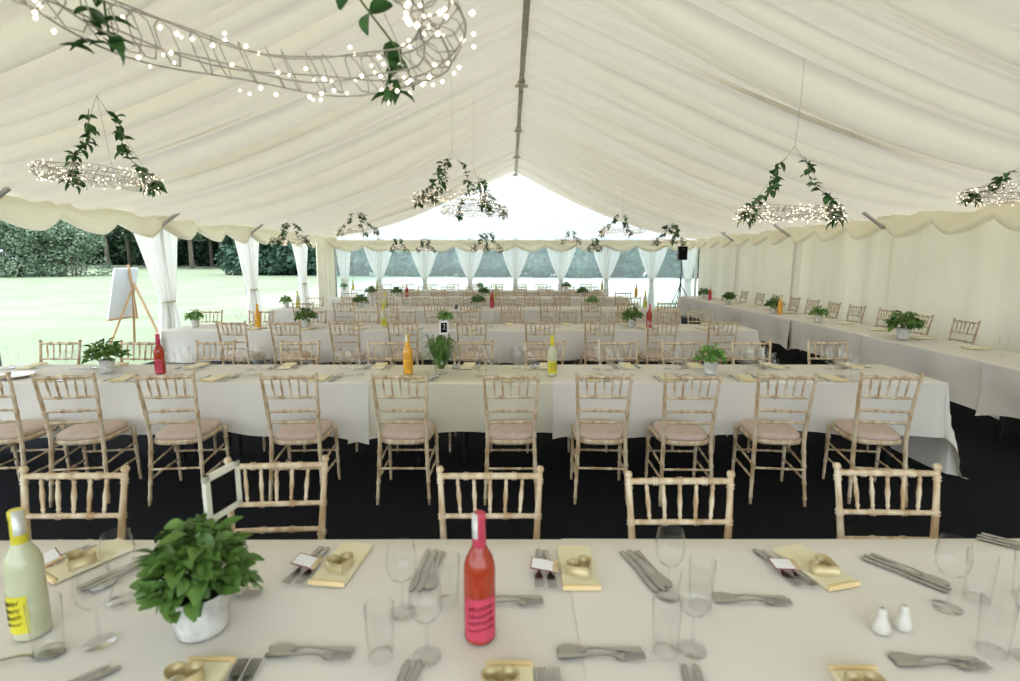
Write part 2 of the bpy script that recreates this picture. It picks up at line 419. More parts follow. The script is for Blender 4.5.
TR = [tree_t(11, 16, 10.5, 5.0, 6.0, 'tree1', 5200, .30, .30), tree_t(12, 17, 11, 4.6, 6.5, 'tree1', 5200, .30, .26), tree_t(13, 15, 9.5, 5.5, 5.5, 'tree2', 5200, .30, .32)]
names = ['broad dark green tree', 'tall dark green tree', 'paler broad green tree']
for k, (px, Y, q) in enumerate([(20, 78, 1), (58, 70, 0), (108, 74, 2), (130, 82, 1), (158, 80, 0), (192, 72, 2), (212, 84, 1), (222, 78, 0), (250, 84, 1), (278, 76, 2), (300, 86, 0), (325, 80, 1), (345, 90, 2), (140, 96, 0), (185, 98, 1), (235, 98, 0), (275, 100, 1), (90, 92, 0)]):
    X = XP(px, Y, 1)
    TR[q].put('tree', (X, Y, lawn_z(X, Y)-.1), k*1.7, names[q] + ' in the line beyond the lawn', 'tree', 'trees beyond the lawn: ' + names[q])
def shrub_t(seed, rx, ry, rz, m, n, size, stems=8):
    t = T(); r = random.Random(seed); mb = MB()
    for _ in range(stems):
        a = r.uniform(0, 6.28); q = r.uniform(.2, .8)
        mb.tube([(math.cos(a)*rx*.3, math.sin(a)*ry*.3, -.2), (math.cos(a)*rx*q, math.sin(a)*ry*q, rz*r.uniform(.7, 1.3))], [.07, .02], 5)
    t.add('stems', mb, 'bark', kind='stuff')
    t.add('foliage', leaf_blob(n, rx, ry, rz, size, seed, 14), m, kind='stuff', mx=Matrix.Translation((0, 0, rz*.98)))
    return t
M['tree5'] = mat('pale_shrub_foliage', (.075, .125, .075), (.19, .25, .155), .7, 1.2, spec=.2)
big = [shrub_t(21, 3.6, 3.0, 2.9, 'tree5', 9000, .13), shrub_t(22, 2.8, 2.6, 2.5, 'tree5', 7000, .12)]
for k, (px, Y, q, sc, lab) in enumerate([(0, 44, 0, 1.0, 'large rounded pale green shrub on the lawn edge, tallest of its clump'), (38, 45, 0, .85, 'large pale green shrub amid the clump on the lawn edge'), (72, 46, 1, .95, 'smaller pale green shrub ending the clump, next to the tree line'), (-40, 46, 0, 1.05, 'pale green shrub at the outer end of the clump')]):
    X = XP(px, Y, 1); big[q].put('shrub', (X, Y, lawn_z(X, Y)-.1), k*2.1, lab, 'shrub', scale=sc)
hedge = [shrub_t(31+k, 3.6, 2.2, 2.6, 'tree3', 2600, .26, 4) for k in range(2)]
for k in range(16):                     # dark undergrowth beneath the trees
    px = 60+k*19; Y = 92+R.uniform(-3, 3); X = XP(px, Y, 1)
    hedge[k % 2].put('undergrowth_bush', (X, Y, lawn_z(X, Y)-.2), R.uniform(0, 6), 'dark bush in the undergrowth beneath the tree line', 'bush', 'dark bushes beneath the trees', scale=1.15)
gh = [shrub_t(41+k, 3.4, 2.4, 3.2, 'tree4', 9000, .24, 4) for k in range(2)]
for k in range(15):
    X = -24+k*3.9; Y = 52-k*.45
    gh[k % 2].put('hedge_bush', (X, Y, lawn_z(X, Y)-.2), R.uniform(0, 6), 'grey-green bush in the hedge seen through the clear gable windows', 'bush', 'hedge beyond the gable windows', scale=1.1)

# ------------------------------------------------------------------ chair
def rod(a, b, r, nodes, seg=8, bulge=0, ring=1.5):
    a, b = Vector(a), Vector(b); L = (b-a).length; st = [(0, .85), (.012, 1)]
    for q in nodes: st += [(q-.012/L*.9, 1), (q-.006/L, ring), (q, .95), (q+.006/L, ring), (q+.012/L*.9, 1)]
    st += [(.988, 1), (1, .85)]; st.sort()
    return MB().tube([a.lerp(b, t) for t, _ in st], [r*k*(1+bulge*math.sin(PI*t)) for t, k in st], seg)
def curve_rod(pts, rf, rings, seg=8):
    out = []; rr = []
    P = [Vector(p) for p in pts]; n = len(P)
    cum = [0]
    for i in range(1, n): cum.append(cum[-1]+(P[i]-P[i-1]).length)
    def at(t):
        s = t*cum[-1]
        for i in range(1, n):
            if s <= cum[i] or i == n-1: return P[i-1].lerp(P[i], (s-cum[i-1])/(cum[i]-cum[i-1]))
    st = [(k/18, 1) for k in range(19)]
    for q in rings: st += [(q-.013, 1), (q-.006, 1.42), (q, .92), (q+.006, 1.42), (q+.013, 1)]
    st.sort()
    for t, k in st: out.append(at(t)); rr.append(rf(t)*k)
    return MB().tube(out, rr, seg)
def chair_t():
    t = T(); W = 'wood'
    for s in (-1, 1):
        pts = [(s*.198, -.225, 0), (s*.186, -.195, .22), (s*.176, -.172, .44), (s*.182, -.185, .62), (s*.192, -.208, .78), (s*.2, -.232, .915)]
        mb = curve_rod(pts, lambda q: .0115+.004*math.sin(PI*min(1, q*1.1)) if q < .99 else .010, [.06, .17, .30, .40, .60, .70, .82, .955])
        mb.lathe([(0.0001, .016), (.011, .014), (.0155, .007), (.0155, 0), (.012, -.006)], 8, (s*.2, -.232, .912))
        t.add('back_post', mb, W)
    for s in (-1, 1):
        t.add('leg', curve_rod([(s*.195, .185, .43), (s*.198, .195, .2), (s*.2, .205, 0)], lambda q: .0165-.006*q, [.2, .42, .66, .86]), W)
    for z, y, hw in ((.893, -.226, .192), (.752, -.203, .186), (.655, -.189, .180), (.572, -.180, .176)):
        t.add('back_rail', rod((-hw, y, z), (hw, y, z), .0105 if z > .8 else .0088, [.25, .5, .75] if z > .8 else [.33, .66], 8, .12), W)
    for k in range(5):
        u = (k-2)/2
        a = Vector((u*.118, -.203, .755)); b = Vector((u*.130, -.226, .890))
        st = [(0, .7), (.1, .75), (.16, 1.15), (.2, .8), (.35, 1.0), (.5, 1.3), (.65, 1.0), (.8, .8), (.84, 1.15), (.9, .75), (1, .7)]
        t.add('spindle', MB().tube([a.lerp(b, q) for q, _ in st], [.0078*w for _, w in st], 6), W)
    out = []
    for k in range(28):
        a = 2*PI*k/28; c, s = math.cos(a), math.sin(a); n = 3.6
        x = math.copysign(abs(c)**(2/n), c); y = math.copysign(abs(s)**(2/n), s); out.append((x, y))
    fr = MB()
    def ring(sc, z, off=0): return [((.208-.014*(1-(y+1)/2))*x*sc, .012+.202*y*sc, z) for x, y in out]
    def loft(mb, rings):
        n0 = len(mb.v); N = len(rings[0])
        for r_ in rings: mb.v += r_
        for i in range(len(rings)-1):
            for k in range(N):
                mb.f.append((n0+i*N+k, n0+i*N+(k+1) % N, n0+(i+1)*N+(k+1) % N, n0+(i+1)*N+k)); mb.sm.append(True)
        mb.f.append(tuple(n0+k for k in range(N-1, -1, -1))); mb.sm.append(False)
        mb.f.append(tuple(n0+(len(rings)-1)*N+k for k in range(N))); mb.sm.append(True)
        return mb
    t.add('seat_frame', loft(MB(), [ring(.93, .410), ring(.99, .416), ring(1, .43), ring(.985, .444), ring(.95, .446)]), W)
    t.add('seat_pad', loft(MB(), [ring(.95, .446), ring(.965, .456), ring(.95, .47), ring(.88, .481), ring(.7, .488), ring(.4, .491)]), 'pad')
    t.add('stretcher', rod((-.188, -.198, .25), (.188, -.198, .25), .008, [.33, .66]), W)
    for s in (-1, 1): t.add('stretcher', rod((s*.189, -.205, .18), (s*.198, .195, .18), .008, [.33, .66]), W)
    for s in (-1, 1): t.add('stretcher', rod((s*.187, -.198, .27), (s*.197, .192, .30), .0075, [.5]), W)
    t.add('stretcher', rod((-.197, .193, .24), (.197, .193, .24), .008, [.33, .66]), W)
    for n_, me, *_ in t.p:
        for v in me.vertices: v.co.x *= .90
    return t
CH = chair_t()
ORD = ['first', 'second', 'third', 'fourth', 'fifth', 'sixth', 'seventh', 'eighth', 'ninth', 'tenth', 'eleventh', 'twelfth']
ORDX = ORD+['thirteenth', 'fourteenth']
ROWNAME = ['basil-pot table', 'grass-vase table', 'fourth row from gable windows', 'third row from gable windows', 'second row from gable windows', 'row nearest the gable windows']
def chair(x, y, rz, label, group): return CH.put('bamboo_chair', (x, y, 0), rz, label, 'chair', group)
def row_chairs(row, side, xs, Y, rots=None, ys=None):
    for k, x in enumerate(sorted(xs)):
        j = rots[k] if rots else R.uniform(-.05, .05)
        y = ys[k] if ys else Y+R.uniform(-.02, .015)
        chair(x, y, (0 if side == 'aisle' else PI)+j, 'limewashed bamboo chair, %s of %s, %s from the lawn' % ('near side' if side == 'aisle' else 'gable side', ROWNAME[row], ORD[k]), 'bamboo chairs on the %s of the %s' % ('near side' if side == 'aisle' else 'gable side', ROWNAME[row]))
# rows of tables: near edge, far edge, left end, right end
TD = .72
ROWS = [(.95, 1.67), (4.0, 4.71), (7.06, 7.78), (10.06, 10.78), (13.09, 13.81), (16.12, 16.84)]
TL, TRX = -4.45, 3.07
# row 0 chairs (beyond the front table)
r0 = [(75, 470), (280, 460), (490, 470), (680, 475), (886, 467), (1110, 470), (-100, 470)]
c0 = sorted([(GP(px, py, .915)) for px, py in r0])
row_chairs(0, 'gable', [c[0] for c in c0], 0, rots=[.0, .02, .06, .0, .0, -.03, .0], ys=[c[1]-.232+.005 for c in c0])
n1 = [-22, 61, 163, 288, 400, 511, 606, 692, 790, 894]
X1n = [XP(p, 3.5, .915) for p in n1]
row_chairs(1, 'aisle', X1n, 3.70, rots=[.1, .16, .10, .06, .0, .0, -.06, -.03, -.12, -.16])
X1f = [XP(p, 4.95, .915) for p in (-30, 61, 140, 215, 299, 386, 473, 545, 619, 682, 752, 828)]
row_chairs(1, 'gable', X1f, 4.72)
X2n = [XP(p, 6.6, .915) for p in (234, 287, 345, 403, 471, 540, 600, 661, 721)]
row_chairs(2, 'aisle', X2n, 6.765)
X2f = [XP(p, 8.0, .915) for p in (210, 262, 314, 366, 403, 458, 511, 565, 620, 667, 700)]
row_chairs(2, 'gable', X2f, 7.77)
X3n = [XP(p, 9.6, .915) for p in (304, 344, 388, 435, 471, 511, 550, 591, 627, 667)]
row_chairs(3, 'aisle', X3n, 9.765)
X3f = [-4.0+k*.72 for k in range(10)]
row_chairs(3, 'gable', X3f, 10.77)
X4n = [-3.75+k*.71 for k in range(10)]
row_chairs(4, 'aisle', X4n, 12.79)
X4f = [-3.95+k*.70 for k in range(10)]
row_chairs(4, 'gable', X4f, 13.80)
X5n = [-3.85+k*.69 for k in range(10)]
row_chairs(5, 'aisle', X5n, 15.82)
X5f = [-3.9+k*.7 for k in range(10)]
row_chairs(5, 'gable', X5f, 16.83)
for k, (y, j) in enumerate([(5.05, .1), (5.8, -.12), (6.7, .05), (7.45, -.05), (8.2, .0), (8.85, .06), (9.55, -.06), (10.2, .03), (10.9, -.03), (11.6, .05), (12.3, 0), (13.1, -.04)]):
    chair(5.50+R.uniform(-.03, .05), y, PI/2+j, 'limewashed bamboo chair between head table and pleated wall, %s from the speaker' % ORD[11-k], 'bamboo chairs behind the head table')

# ------------------------------------------------------------------ tables and cloths
def table_t():
    t = T()
    t.add('table_top', MB().box((0, 0, .722), (1.82, .70, .022)), 'ply')
    for sx in (-1, 1):
        for sy in (-1, 1):
            t.add('leg', MB().tube([(sx*.72, sy*.08, .71), (sx*.74, sy*.09, .0)], .014, 8), 'darkmetal')
        t.add('crossbar', MB().tube([(sx*.732, -.088, .25), (sx*.732, .088, .25)], .010, 6), 'darkmetal')
        t.add('brace', MB().tube([(sx*.73, 0, .25), (sx*.2, 0, .70)], .008, 6), 'darkmetal')
    return t
TB = table_t()
def cloth(x0, x1, y0, y1, ex0, ex1, ef, eb, ztop, m, seed, flare=.12, lvl=0):
    """cloth over the table rectangle; ex/ef/eb: overhang at the two ends, the front and the back"""
    r = random.Random(seed); ph = [r.uniform(0, 6.28) for _ in range(6)]; kk = [r.uniform(5, 8), r.uniform(9, 13), r.uniform(2, 3.5)]
    def steps(a, b, o0, o1, n):
        L = []
        if o0: L += [a-o0+o0*i/9 for i in range(9)] + [a-.012, a-.004]
        L += [a+(b-a)*i/n for i in range(n+1)]
        if o1: L += [b+.004, b+.012] + [b+o1*(i+1)/9 for i in range(9)]
        return L
    U = steps(x0, x1, ex0, ex1, max(8, int((x1-x0)*14))); V = steps(y0, y1, ef, eb, 8)
    def fn(i, j):
        u, v = U[i], V[j]; cx = min(max(u, x0), x1); cyy = min(max(v, y0), y1); dx, dy = u-cx, v-cyy; rr = math.hypot(dx, dy)
        if rr < 1e-6:
            z = ztop+.0015*math.sin(u*3+ph[0])*math.sin(v*4+ph[1])
            return (u, v, z)
        ex, ey = dx/rr, dy/rr; w = (cx if abs(ey) >= abs(ex) else cyy)+math.atan2(ey, ex)*.25
        hem = 1+.05*math.sin(cx*kk[2]+ph[4])+.13*max(0, 1-min(cx-x0, x1-cx)/.35)**2*(rr/.4)*(0 if (ex0 and cx-x0 < x1-cx) or (ex1 and x1-cx < cx-x0) else 1)
        dr = rr*hem
        f = min(1, rr/.35)
        off = .006+.03*rr-.018*f+f*(.030*math.sin(w*kk[0]+ph[2]+rr*3)+.016*math.sin(w*kk[1]+ph[3]-rr*6))+(.018 if flare < .4 else 0)*lvl*f
        off += .10*rr*(2*abs(ex*ey))+flare*rr*abs(ex)**1.5
        z = ztop-dr*.99-.0005
        if z < .012: off += (.012-z)*.15; z = .012
        return (cx+ex*off, cyy+ey*off, z)
    mb = MB().grid(fn, len(U)-1, len(V)-1); return mb
cl_specs = [
    # per row: list of (x0, x1, end0, end1, material, level, label detail)
    [(-3.42, -1.50, 0, 0, 'cloth', 0, 'under the yellow-labelled lemon bottle'), (-1.62, .27, 0, 0, 'cloth', 1, 'under the basil pot and red bottle'), (.17, 2.15, 0, 0, 'cloth', 2, 'under the salt and pepper shakers')],
    [(TL, -1.08, .72, 0, 'cloth', 1, 'under the red bottle'), (-1.25, .55, 0, 0, 'cloth_cream', 0, 'cream toned, under the grass vase'), (.33, 3.32, 0, .70, 'cloth', 1, 'with its end hanging to the floor beside the head table')],
    [(TL-.15, -2.55, .6, 0, 'cloth', 1, 'at the lawn end'), (-2.7, .2, 0, 0, 'cloth', 0, 'in the middle'), (.05, TRX+.2, 0, .6, 'cloth', 1, 'at the head table end')],
    [(TL-.05, -1.9, .6, 0, 'cloth', 1, 'at the lawn end'), (-2.1, .6, 0, 0, 'cloth', 0, 'in the middle'), (.45, TRX+.1, 0, .6, 'cloth', 1, 'at the head table end')],
    [(TL+.1, -1.9, .6, 0, 'cloth', 1, 'at the lawn end'), (-2.1, .6, 0, 0, 'cloth', 0, 'in the middle'), (.45, TRX-.2, 0, .6, 'cloth', 1, 'at the head table end')],
    [(TL+.2, -1.9, .5, 0, 'cloth', 1, 'at the lawn end'), (-2.1, .6, 0, 0, 'cloth', 0, 'in the middle'), (.45, TRX-.3, 0, .5, 'cloth', 1, 'at the head table end')]]
for rw, (ya, yb) in enumerate(ROWS):
    xs = cl_specs[rw]; xa, xb = xs[0][0], xs[-1][1]; n = 3 if rw == 0 else 4
    w = (xb-xa)/n
    for k in range(n):
        rt = TB.put('trestle_table', (xa+w*(k+.5), (ya+yb)/2, 0), 0, 'folding trestle table, %s from the lawn, %s' % (ORD[k], ROWNAME[rw]), 'table', 'trestle tables of ' + ROWNAME[rw])
        rt.scale = (w/1.835, 1, 1)
    for k, (x0, x1, e0, e1, m, lv, det) in enumerate(xs):
        mb = cloth(x0, x1, ya-.004, yb+.004, e0, e1, .41, .19, .7365+.003*lv, m, rw*10, .06 if rw == 1 else .12, lv)
        single('tablecloth', mb.mesh('tablecloth', m), (0, 0, 0), 0, 'white tablecloth %s of %s' % (det, ROWNAME[rw]) if rw else 'white tablecloth ' + det + ' of front table', 'tablecloth', 'tablecloths')
# head table along the pleated wall
HT = [13.88-1.83*k for k in range(7)]
HX = [4.36, 4.36, 4.38, 4.40, 4.37, 4.32]
for k in range(6):
    y1, y0 = HT[k], HT[k+1]; x = HX[k]
    TB.put('trestle_table', (x+.36, (y0+y1)/2, 0), PI/2, 'head table trestle along the pleated wall, %s from the speaker stand' % ORD[k], 'table', 'trestle tables of the head table')
    e1 = .55 if k == 0 else 0
    mb = cloth(0, (y1-y0)+.10, 0, .72, 0, e1, .44, .19, .7365+.003*(k % 2), 'cloth', 80+k)
    # local x runs along +Y of the room, local front (-y) faces the rows: rotate so that -y -> -x
    ob = single('tablecloth', mb.mesh('tablecloth', 'cloth'), (x, y0-.05, 0), 0, 'white tablecloth on the head table, %s from the speaker stand' % ORD[k], 'tablecloth', 'tablecloths')
    ob.matrix_world = Matrix(((0, 1, 0, x), (1, 0, 0, y0-.05 if k < 5 else y0), (0, 0, 1, 0), (0, 0, 0, 1)))
TZ = .7445                              # level things stand on

# ------------------------------------------------------------------ tableware meshes
WG = MB().lathe([(.0001, .002), (.034, .001), (.034, .003), (.008, .007), (.0042, .014), (.0038, .085), (.008, .092), (.026, .102), (.037, .122), (.040, .145), (.037, .172), (.033, .195)], 18).mesh('wine_glass', 'glass')
WGS = MB().lathe([(.0001, .002), (.034, .001), (.008, .007), (.004, .014), (.004, .085), (.026, .102), (.040, .140), (.033, .195)], 10).mesh('wine_glass', 'glass')
TG = MB().lathe([(.0001, .010), (.026, .010), (.0285, .004), (.027, 0), (.0285, .002), (.0315, .06), (.034, .135), (.0335, .136)], 20).mesh('tumbler', 'glass')
TGS = MB().lathe([(.0001, .004), (.027, 0), (.034, .135)], 10).mesh('tumbler', 'glass')
def cutlery(kind):
    mb = MB()
    def strip(st):                       # (y, halfwidth, z) stations -> thin slab
        def fn(i, j): y, w, z = st[i]; return (w*(j-1), y, z+(.0012 if j == 1 else 0))
        mb.grid(fn, len(st)-1, 2); mb.grid(lambda i, j: (st[i][1]*(1-j), st[i][0], st[i][2]-.0016), len(st)-1, 2)
    hd = [(-.10, .007, .003), (-.095, .0095, .003), (-.07, .008, .004), (-.03, .0045, .006), (.01, .003, .008)]
    if kind == 'knife':
        strip([(-.11, .006, .003), (-.10, .008, .003), (-.02, .006, .004), (0, .005, .004), (.02, .008, .003), (.09, .009, .003), (.108, .006, .003), (.112, .001, .003)])
    elif kind == 'fork':
        strip(hd+[(.03, .004, .006), (.042, .011, .003), (.055, .012, .003)])
        for x in (-.0095, -.0032, .0032, .0095): mb.box((x, .078, .0045), (.0034, .05, .0022), Matrix.Rotation(.08, 3, 'X'))
    else:
        strip(hd+[(.03, .004, .006), (.045, .013, .002), (.065, .019, .0015), (.085, .017, .002), (.098, .008, .003), (.101, .001, .0035)])
    return mb.mesh(kind, 'steel')
KN, FK, SP = cutlery('knife'), cutlery('fork'), cutlery('spoon')
def place_piece(me, name, p, rz, lab, grp): return single(name, me, (p[0], p[1], TZ+.0015), rz, lab, name, grp)
def napkin_t():
    t = T()
    def slab(y0, y1, z0, z1):
        return MB().box((0, (y0+y1)/2, (z0+z1)/2), (.105, y1-y0, z1-z0))
    t.add('folded_cloth', slab(-.11, .11, 0, .006).box((0, .004, .0085), (.10, .205, .005)), 'napkin')
    t.add('hem', MB().box((0, -.108, .007), (.106, .008, .014)), 'napkin_edge')
    return t
NP = napkin_t()
def heart_t():
    t = T(); P = []
    for k in range(36):
        a = 2*PI*k/36
        P.append((.0025*16*math.sin(a)**3, .0025*(13*math.cos(a)-5*math.cos(2*a)-2*math.cos(3*a)-math.cos(4*a))))
    mb = MB(); N = len(P); w = .001
    mb.grid(lambda i, j: (P[i % N][0]*(1 if j < 2 else .96), P[i % N][1]*(1 if j < 2 else .96), (.0, .030, .030, .0)[j]), N, 3)
    mb.tube([(x, y, .030) for x, y in P], .0014, 5, closed=True)
    t.add('band', mb, 'heart')
    return t
HE_T = heart_t()
def tag_t():
    t = T()
    t.add('card', MB().box((0, 0, .0015), (.082, .048, .002)), 'cardred')
    t.add('face', MB().box((-.006, 0, .0028), (.064, .041, .0008)), 'card')
    t.add('kraft_end', MB().box((.033, 0, .003), (.016, .047, .001)), 'kraft')
    t.add('twine', MB().tube([(.034, 0, .004), (.05, .006, .010), (.062, -.004, .006)], .0012, 5), 'kraft')
    return t
TG_T = tag_t()

# ------------------------------------------------------------------ plants
def leaf_mesh(name, m, L=.05, W=.037, cup=.25, seed=0):
    def fn(i, j):
        t = i/5; w = W*.5*math.sin(PI*min(1, t*.92+.04))**.75*(1-.25*t); s = j-1
        return (s*w, L*t, cup*L*(t-t*t)*1.2-.16*L*t*t+abs(s)*w*.45)
    return MB().grid(fn, 5, 2)
LEAF = leaf_mesh('leaf', 'leaf')
def herb_foliage(n, rad, h, seed, size):
    r = random.Random(seed); L = []
    for k in range(n):
        a = r.uniform(0, 6.28); u = r.uniform(0, 1)**.6; el = r.uniform(.0, 1.25)
        p = Vector((math.cos(a)*rad*u*math.cos(el*.6), math.sin(a)*rad*u*math.cos(el*.6), h*(-.04+1.0*(1-u*u*.72)*r.uniform(.22, 1))))
        q = Matrix.Rotation(a-PI/2+r.uniform(-.7, .7), 4, 'Z') @ Matrix.Rotation(r.uniform(-.75, .95), 4, 'X') @ Matrix.Rotation(r.uniform(-.7, .7), 4, 'Y')
        L.append(Matrix.Translation(p) @ q @ Matrix.Scale(size*r.uniform(.65, 1.25), 4))
    return L
def pot_parts(t, r0, r1, h):
    t.add('pot', MB().lathe([(.0001, .004), (r0*.97, .004), (r0, 0), (r0*1.01, .005), (r1*.97, h-.008), (r1*1.02, h-.006), (r1*1.03, h), (r1, h+.001), (r1*.96, h-.004), (r1*.92, h-.03)], 24), 'pot')
    t.add('soil', MB().lathe([(.0001, h-.018), (r1*.94, h-.020)], 16), 'soil')
def herb_t(n, rad, h, seed, m, size=1.0, detail=False, potr=(.045, .058, .105)):
    t = T(); pot_parts(t, *potr)
    ph = potr[2]
    r = random.Random(seed); st = MB()
    for k in range(9):
        a = r.uniform(0, 6.28); q = r.uniform(.2, .75)
        st.tube([(math.cos(a)*.02, math.sin(a)*.02, ph-.03), (math.cos(a)*rad*q*.6, math.sin(a)*rad*q*.6, ph+h*.45), (math.cos(a)*rad*q, math.sin(a)*rad*q, ph+h*.8)], [.003, .0025, .0015], 5)
    t.add('stems', st, 'stem', kind='stuff')
    mats = herb_foliage(n, rad, h, seed, size)
    if detail:
        me = LEAF.mesh('leaf', m)
        for q in mats: t.add('leaf', None, None, mx=Matrix.Translation((0, 0, ph)) @ q, me=me)
    else:
        mb = MB()
        for q in mats: mb.add(LEAF, Matrix.Translation((0, 0, ph)) @ q)
        t.add('leaves', mb, m, kind='stuff')
    return t
HB = herb_t(280, .108, .19, 5, 'leaf', 1.05, True, (.056, .072, .108))
HM = [herb_t(150, .13, .165, 51+k, 'leaf', 1.15) for k in range(2)] + [herb_t(130, .105, .125, 61, 'leaf_light', 1.0)]
def grass_vase_t():
    t = T()
    t.add('vase', MB().lathe([(.0001, .01), (.038, .008), (.05, .0), (.055, .02), (.058, .11), (.05, .125), (.052, .14), (.049, .14), (.047, .125), (.054, .108), (.05, .02)], 20), 'glass')
    r = random.Random(3); mb = MB()
    for k in range(150):
        a = r.uniform(0, 6.28); d = r.uniform(.06, .28); h = r.uniform(.15, .33); w = .005
        b = Vector((math.cos(a)*.02, math.sin(a)*.02, .04)); c = Vector((math.cos(a)*d*.5, math.sin(a)*d*.5, h)); e = Vector((math.cos(a)*d, math.sin(a)*d, h*r.uniform(.55, 1.1)))
        n = Vector((-math.sin(a), math.cos(a), 0))*w
        mb.quad(b-n, b+n, c+n, c-n); mb.quad(c-n, c+n, e+n*.15, e-n*.15)
    t.add('grass_blades', mb, 'leaf', kind='stuff')
    return t
GV = grass_vase_t()
def sign_t(lean=0):
    t = T()
    t.add('stick', MB().tube([(0, 0, 0), (0, 0, .30)], .0025, 6), 'card')
    t.add('card', MB().box((0, 0, .345), (.075, .004, .11)), 'card')
    t.add('dark_panel', MB().box((0, -.0026, .347), (.050, .001, .080)), 'black')
    t.add('pale_mark', MB().tube([(-.008, -.0035, .37), (.006, -.0035, .373), (.009, -.0035, .36), (-.006, -.0035, .335), (.011, -.0035, .333)], .003, 5), 'card')
    return t
SG = sign_t()

# ------------------------------------------------------------------ bottles
def bottle_t(kind):
    t = T(); r = .0385; rub = 1.0
    prof = [(.0001, .004), (.028, .004), (r-.003, 0), (r, .005), (r, .175), (r*.97, .192), (r*.82, .211), (.022, .228), (.0155, .243), (.0140, .262), (.0135, .300), (.015, .302), (.015, .318), (.013, .320), (.0001, .320)]
    liq, lab, ink = {'red': ('redliq', 'pink', 'pinkink'), 'yellow': ('yelliq', 'yellow', 'yellowink'), 'orange': ('oraliq', 'orange', 'yellowink')}[kind]
    t.add('glass_body', MB().lathe(prof, 24), liq)
    cap = MB().lathe([(.0165, .238), (.0172, .239), (.0152, .30), (.0165, .302), (.0165, .320), (.0140, .3225), (.0001, .3225)], 16)
    t.add('cap', cap, {'red': 'pink', 'yellow': 'yellow', 'orange': 'orange'}[kind])
    # paper seal down one side of the neck
    t.add('seal', MB().lathe([(.0168, .262), (.0168, .3225), (.012, .3235)], 6, a0=PI*.98 if kind != 'yellow' else -PI*.30, a1=PI*1.42 if kind != 'yellow' else PI*.22), 'silver')
    la = MB().lathe([(r+.0008, .012), (r+.0008, .122)] if kind == 'red' else [(r+.0008, .022), (r+.0008, .118)], 18, a0=-PI*.86, a1=-PI*.12)
    li = t.add('label', la, lab)
    ink_mb = MB(); rr = r+.0018; rg = random.Random(4)
    z = .098
    while z > .028:
        pts = []; n = 26; hgt = .0065 if z > .05 else .004
        for k in range(n):
            a = -PI*.76+PI*.52*k/(n-1)
            pts.append((rr*math.cos(a), rr*math.sin(a), z+.010*(k/n-.5)+hgt*math.sin(k*2.1+rg.random()*1.3)))
        ink_mb.tube(pts, .0009, 4); z -= .018
    t.add('printed_lettering', ink_mb, ink, li)
    return t
BT = {k: bottle_t(k) for k in ('red', 'yellow', 'orange')}

# ------------------------------------------------------------------ front table
def on1(px, py): x, y, z = GP(px, py, TZ); return (x, y, TZ+.0005)
BT['red'].put('drink_bottle', on1(480, 636), .1, 'red drink bottle with pink label and cap beside the glasses on the front table', 'bottle')
p = on1(33, 632); BT['yellow'].put('drink_bottle', p, -.5, 'cloudy lemon bottle with yellow label and cap on the front table', 'bottle')
pb_ = on1(203, 628); HB.put('potted_basil', pb_, .4, 'bushy green basil in a whitewashed metal pot beneath the framed board', 'potted plant')
def frame_t():
    t = T(); w, h, b = .125, .128, .017
    fb = MB().box((0, 0, h/2-b/2), (w, .010, b)).box((0, 0, -h/2+b/2), (w, .010, b)).box((-w/2+b/2, 0, 0), (b, .010, h)).box((w/2-b/2, 0, 0), (b, .010, h))
    t.add('frame', fb, 'frame_paint'); t.add('chalkboard', MB().box((0, 0, 0), (w-.02, .005, h-.02)), 'black')
    t.add('stick', MB().tube([(-.03, 0, -h/2+.004), (-.105, 0, -.215)], .004, 6), 'frame_paint')
    return t
FT = frame_t().put('framed_board', (-.757, 1.345, 1.057), math.radians(78), 'small chalkboard in a cream frame standing on a stick in the basil pot', 'sign')
gl = [('wine_glass', 100, 643, 'between the lemon bottle and the basil pot'), ('wine_glass', 123, 600, 'behind the basil leaves, by the knives'), ('tumbler', 50, 653, 'touching the lemon bottle'),
      ('tumbler', 381, 658, 'near the red bottle, beside a dessert fork'), ('wine_glass', 427, 657, 'standing next to the red bottle'), ('wine_glass', 403, 613, 'beside the knives near the red bottle'),
      ('tumbler', 448, 603, 'behind the red bottle'), ('tumbler', 665, 653, 'at the end of a dessert fork by the cloth overlap'), ('wine_glass', 692, 650, 'next to a tumbler by the cloth overlap'),
      ('tumbler', 700, 607, 'behind a wine glass by the cloth overlap'), ('wine_glass', 668, 596, 'over the three knives by the cloth overlap'), ('wine_glass', 947, 608, 'at the tip of the knives past the shakers'),
      ('tumbler', 977, 600, 'behind a wine glass past the shakers'), ('tumbler', 992, 653, 'by the dessert fork past the shakers'), ('wine_glass', 1030, 660, 'at the table edge past the shakers'), ('tumbler', 1025, 598, 'farthest from the shakers')]
for n, px, py, wh in gl:
    single(n, WG if n == 'wine_glass' else TG, on1(px, py), 0, ('stemmed wine glass ' if n == 'wine_glass' else 'clear tumbler ') + wh + ', front table', 'glass', 'glasses on the front table')
def shaker_t():
    t = T(); t.add('body', MB().lathe([(.0001, 0), (.018, 0), (.021, .004), (.0205, .016), (.014, .034), (.0105, .046), (.0115, .053), (.008, .060), (.0001, .062)], 18), 'ceramic')
    t.add('holes', MB().lathe([(.0001, .0625), (.003, .0622)], 6), 'black'); return t
ST = shaker_t()
ST.put('salt_shaker', on1(880, 631), 0, 'white ceramic shaker at the front table, first of the salt and pepper pair', 'shaker', 'salt and pepper shakers')
ST.put('pepper_shaker', on1(902, 628), 0, 'white ceramic shaker at the front table, second of the salt and pepper pair', 'shaker', 'salt and pepper shakers')
G1 = 'cutlery on the front table'
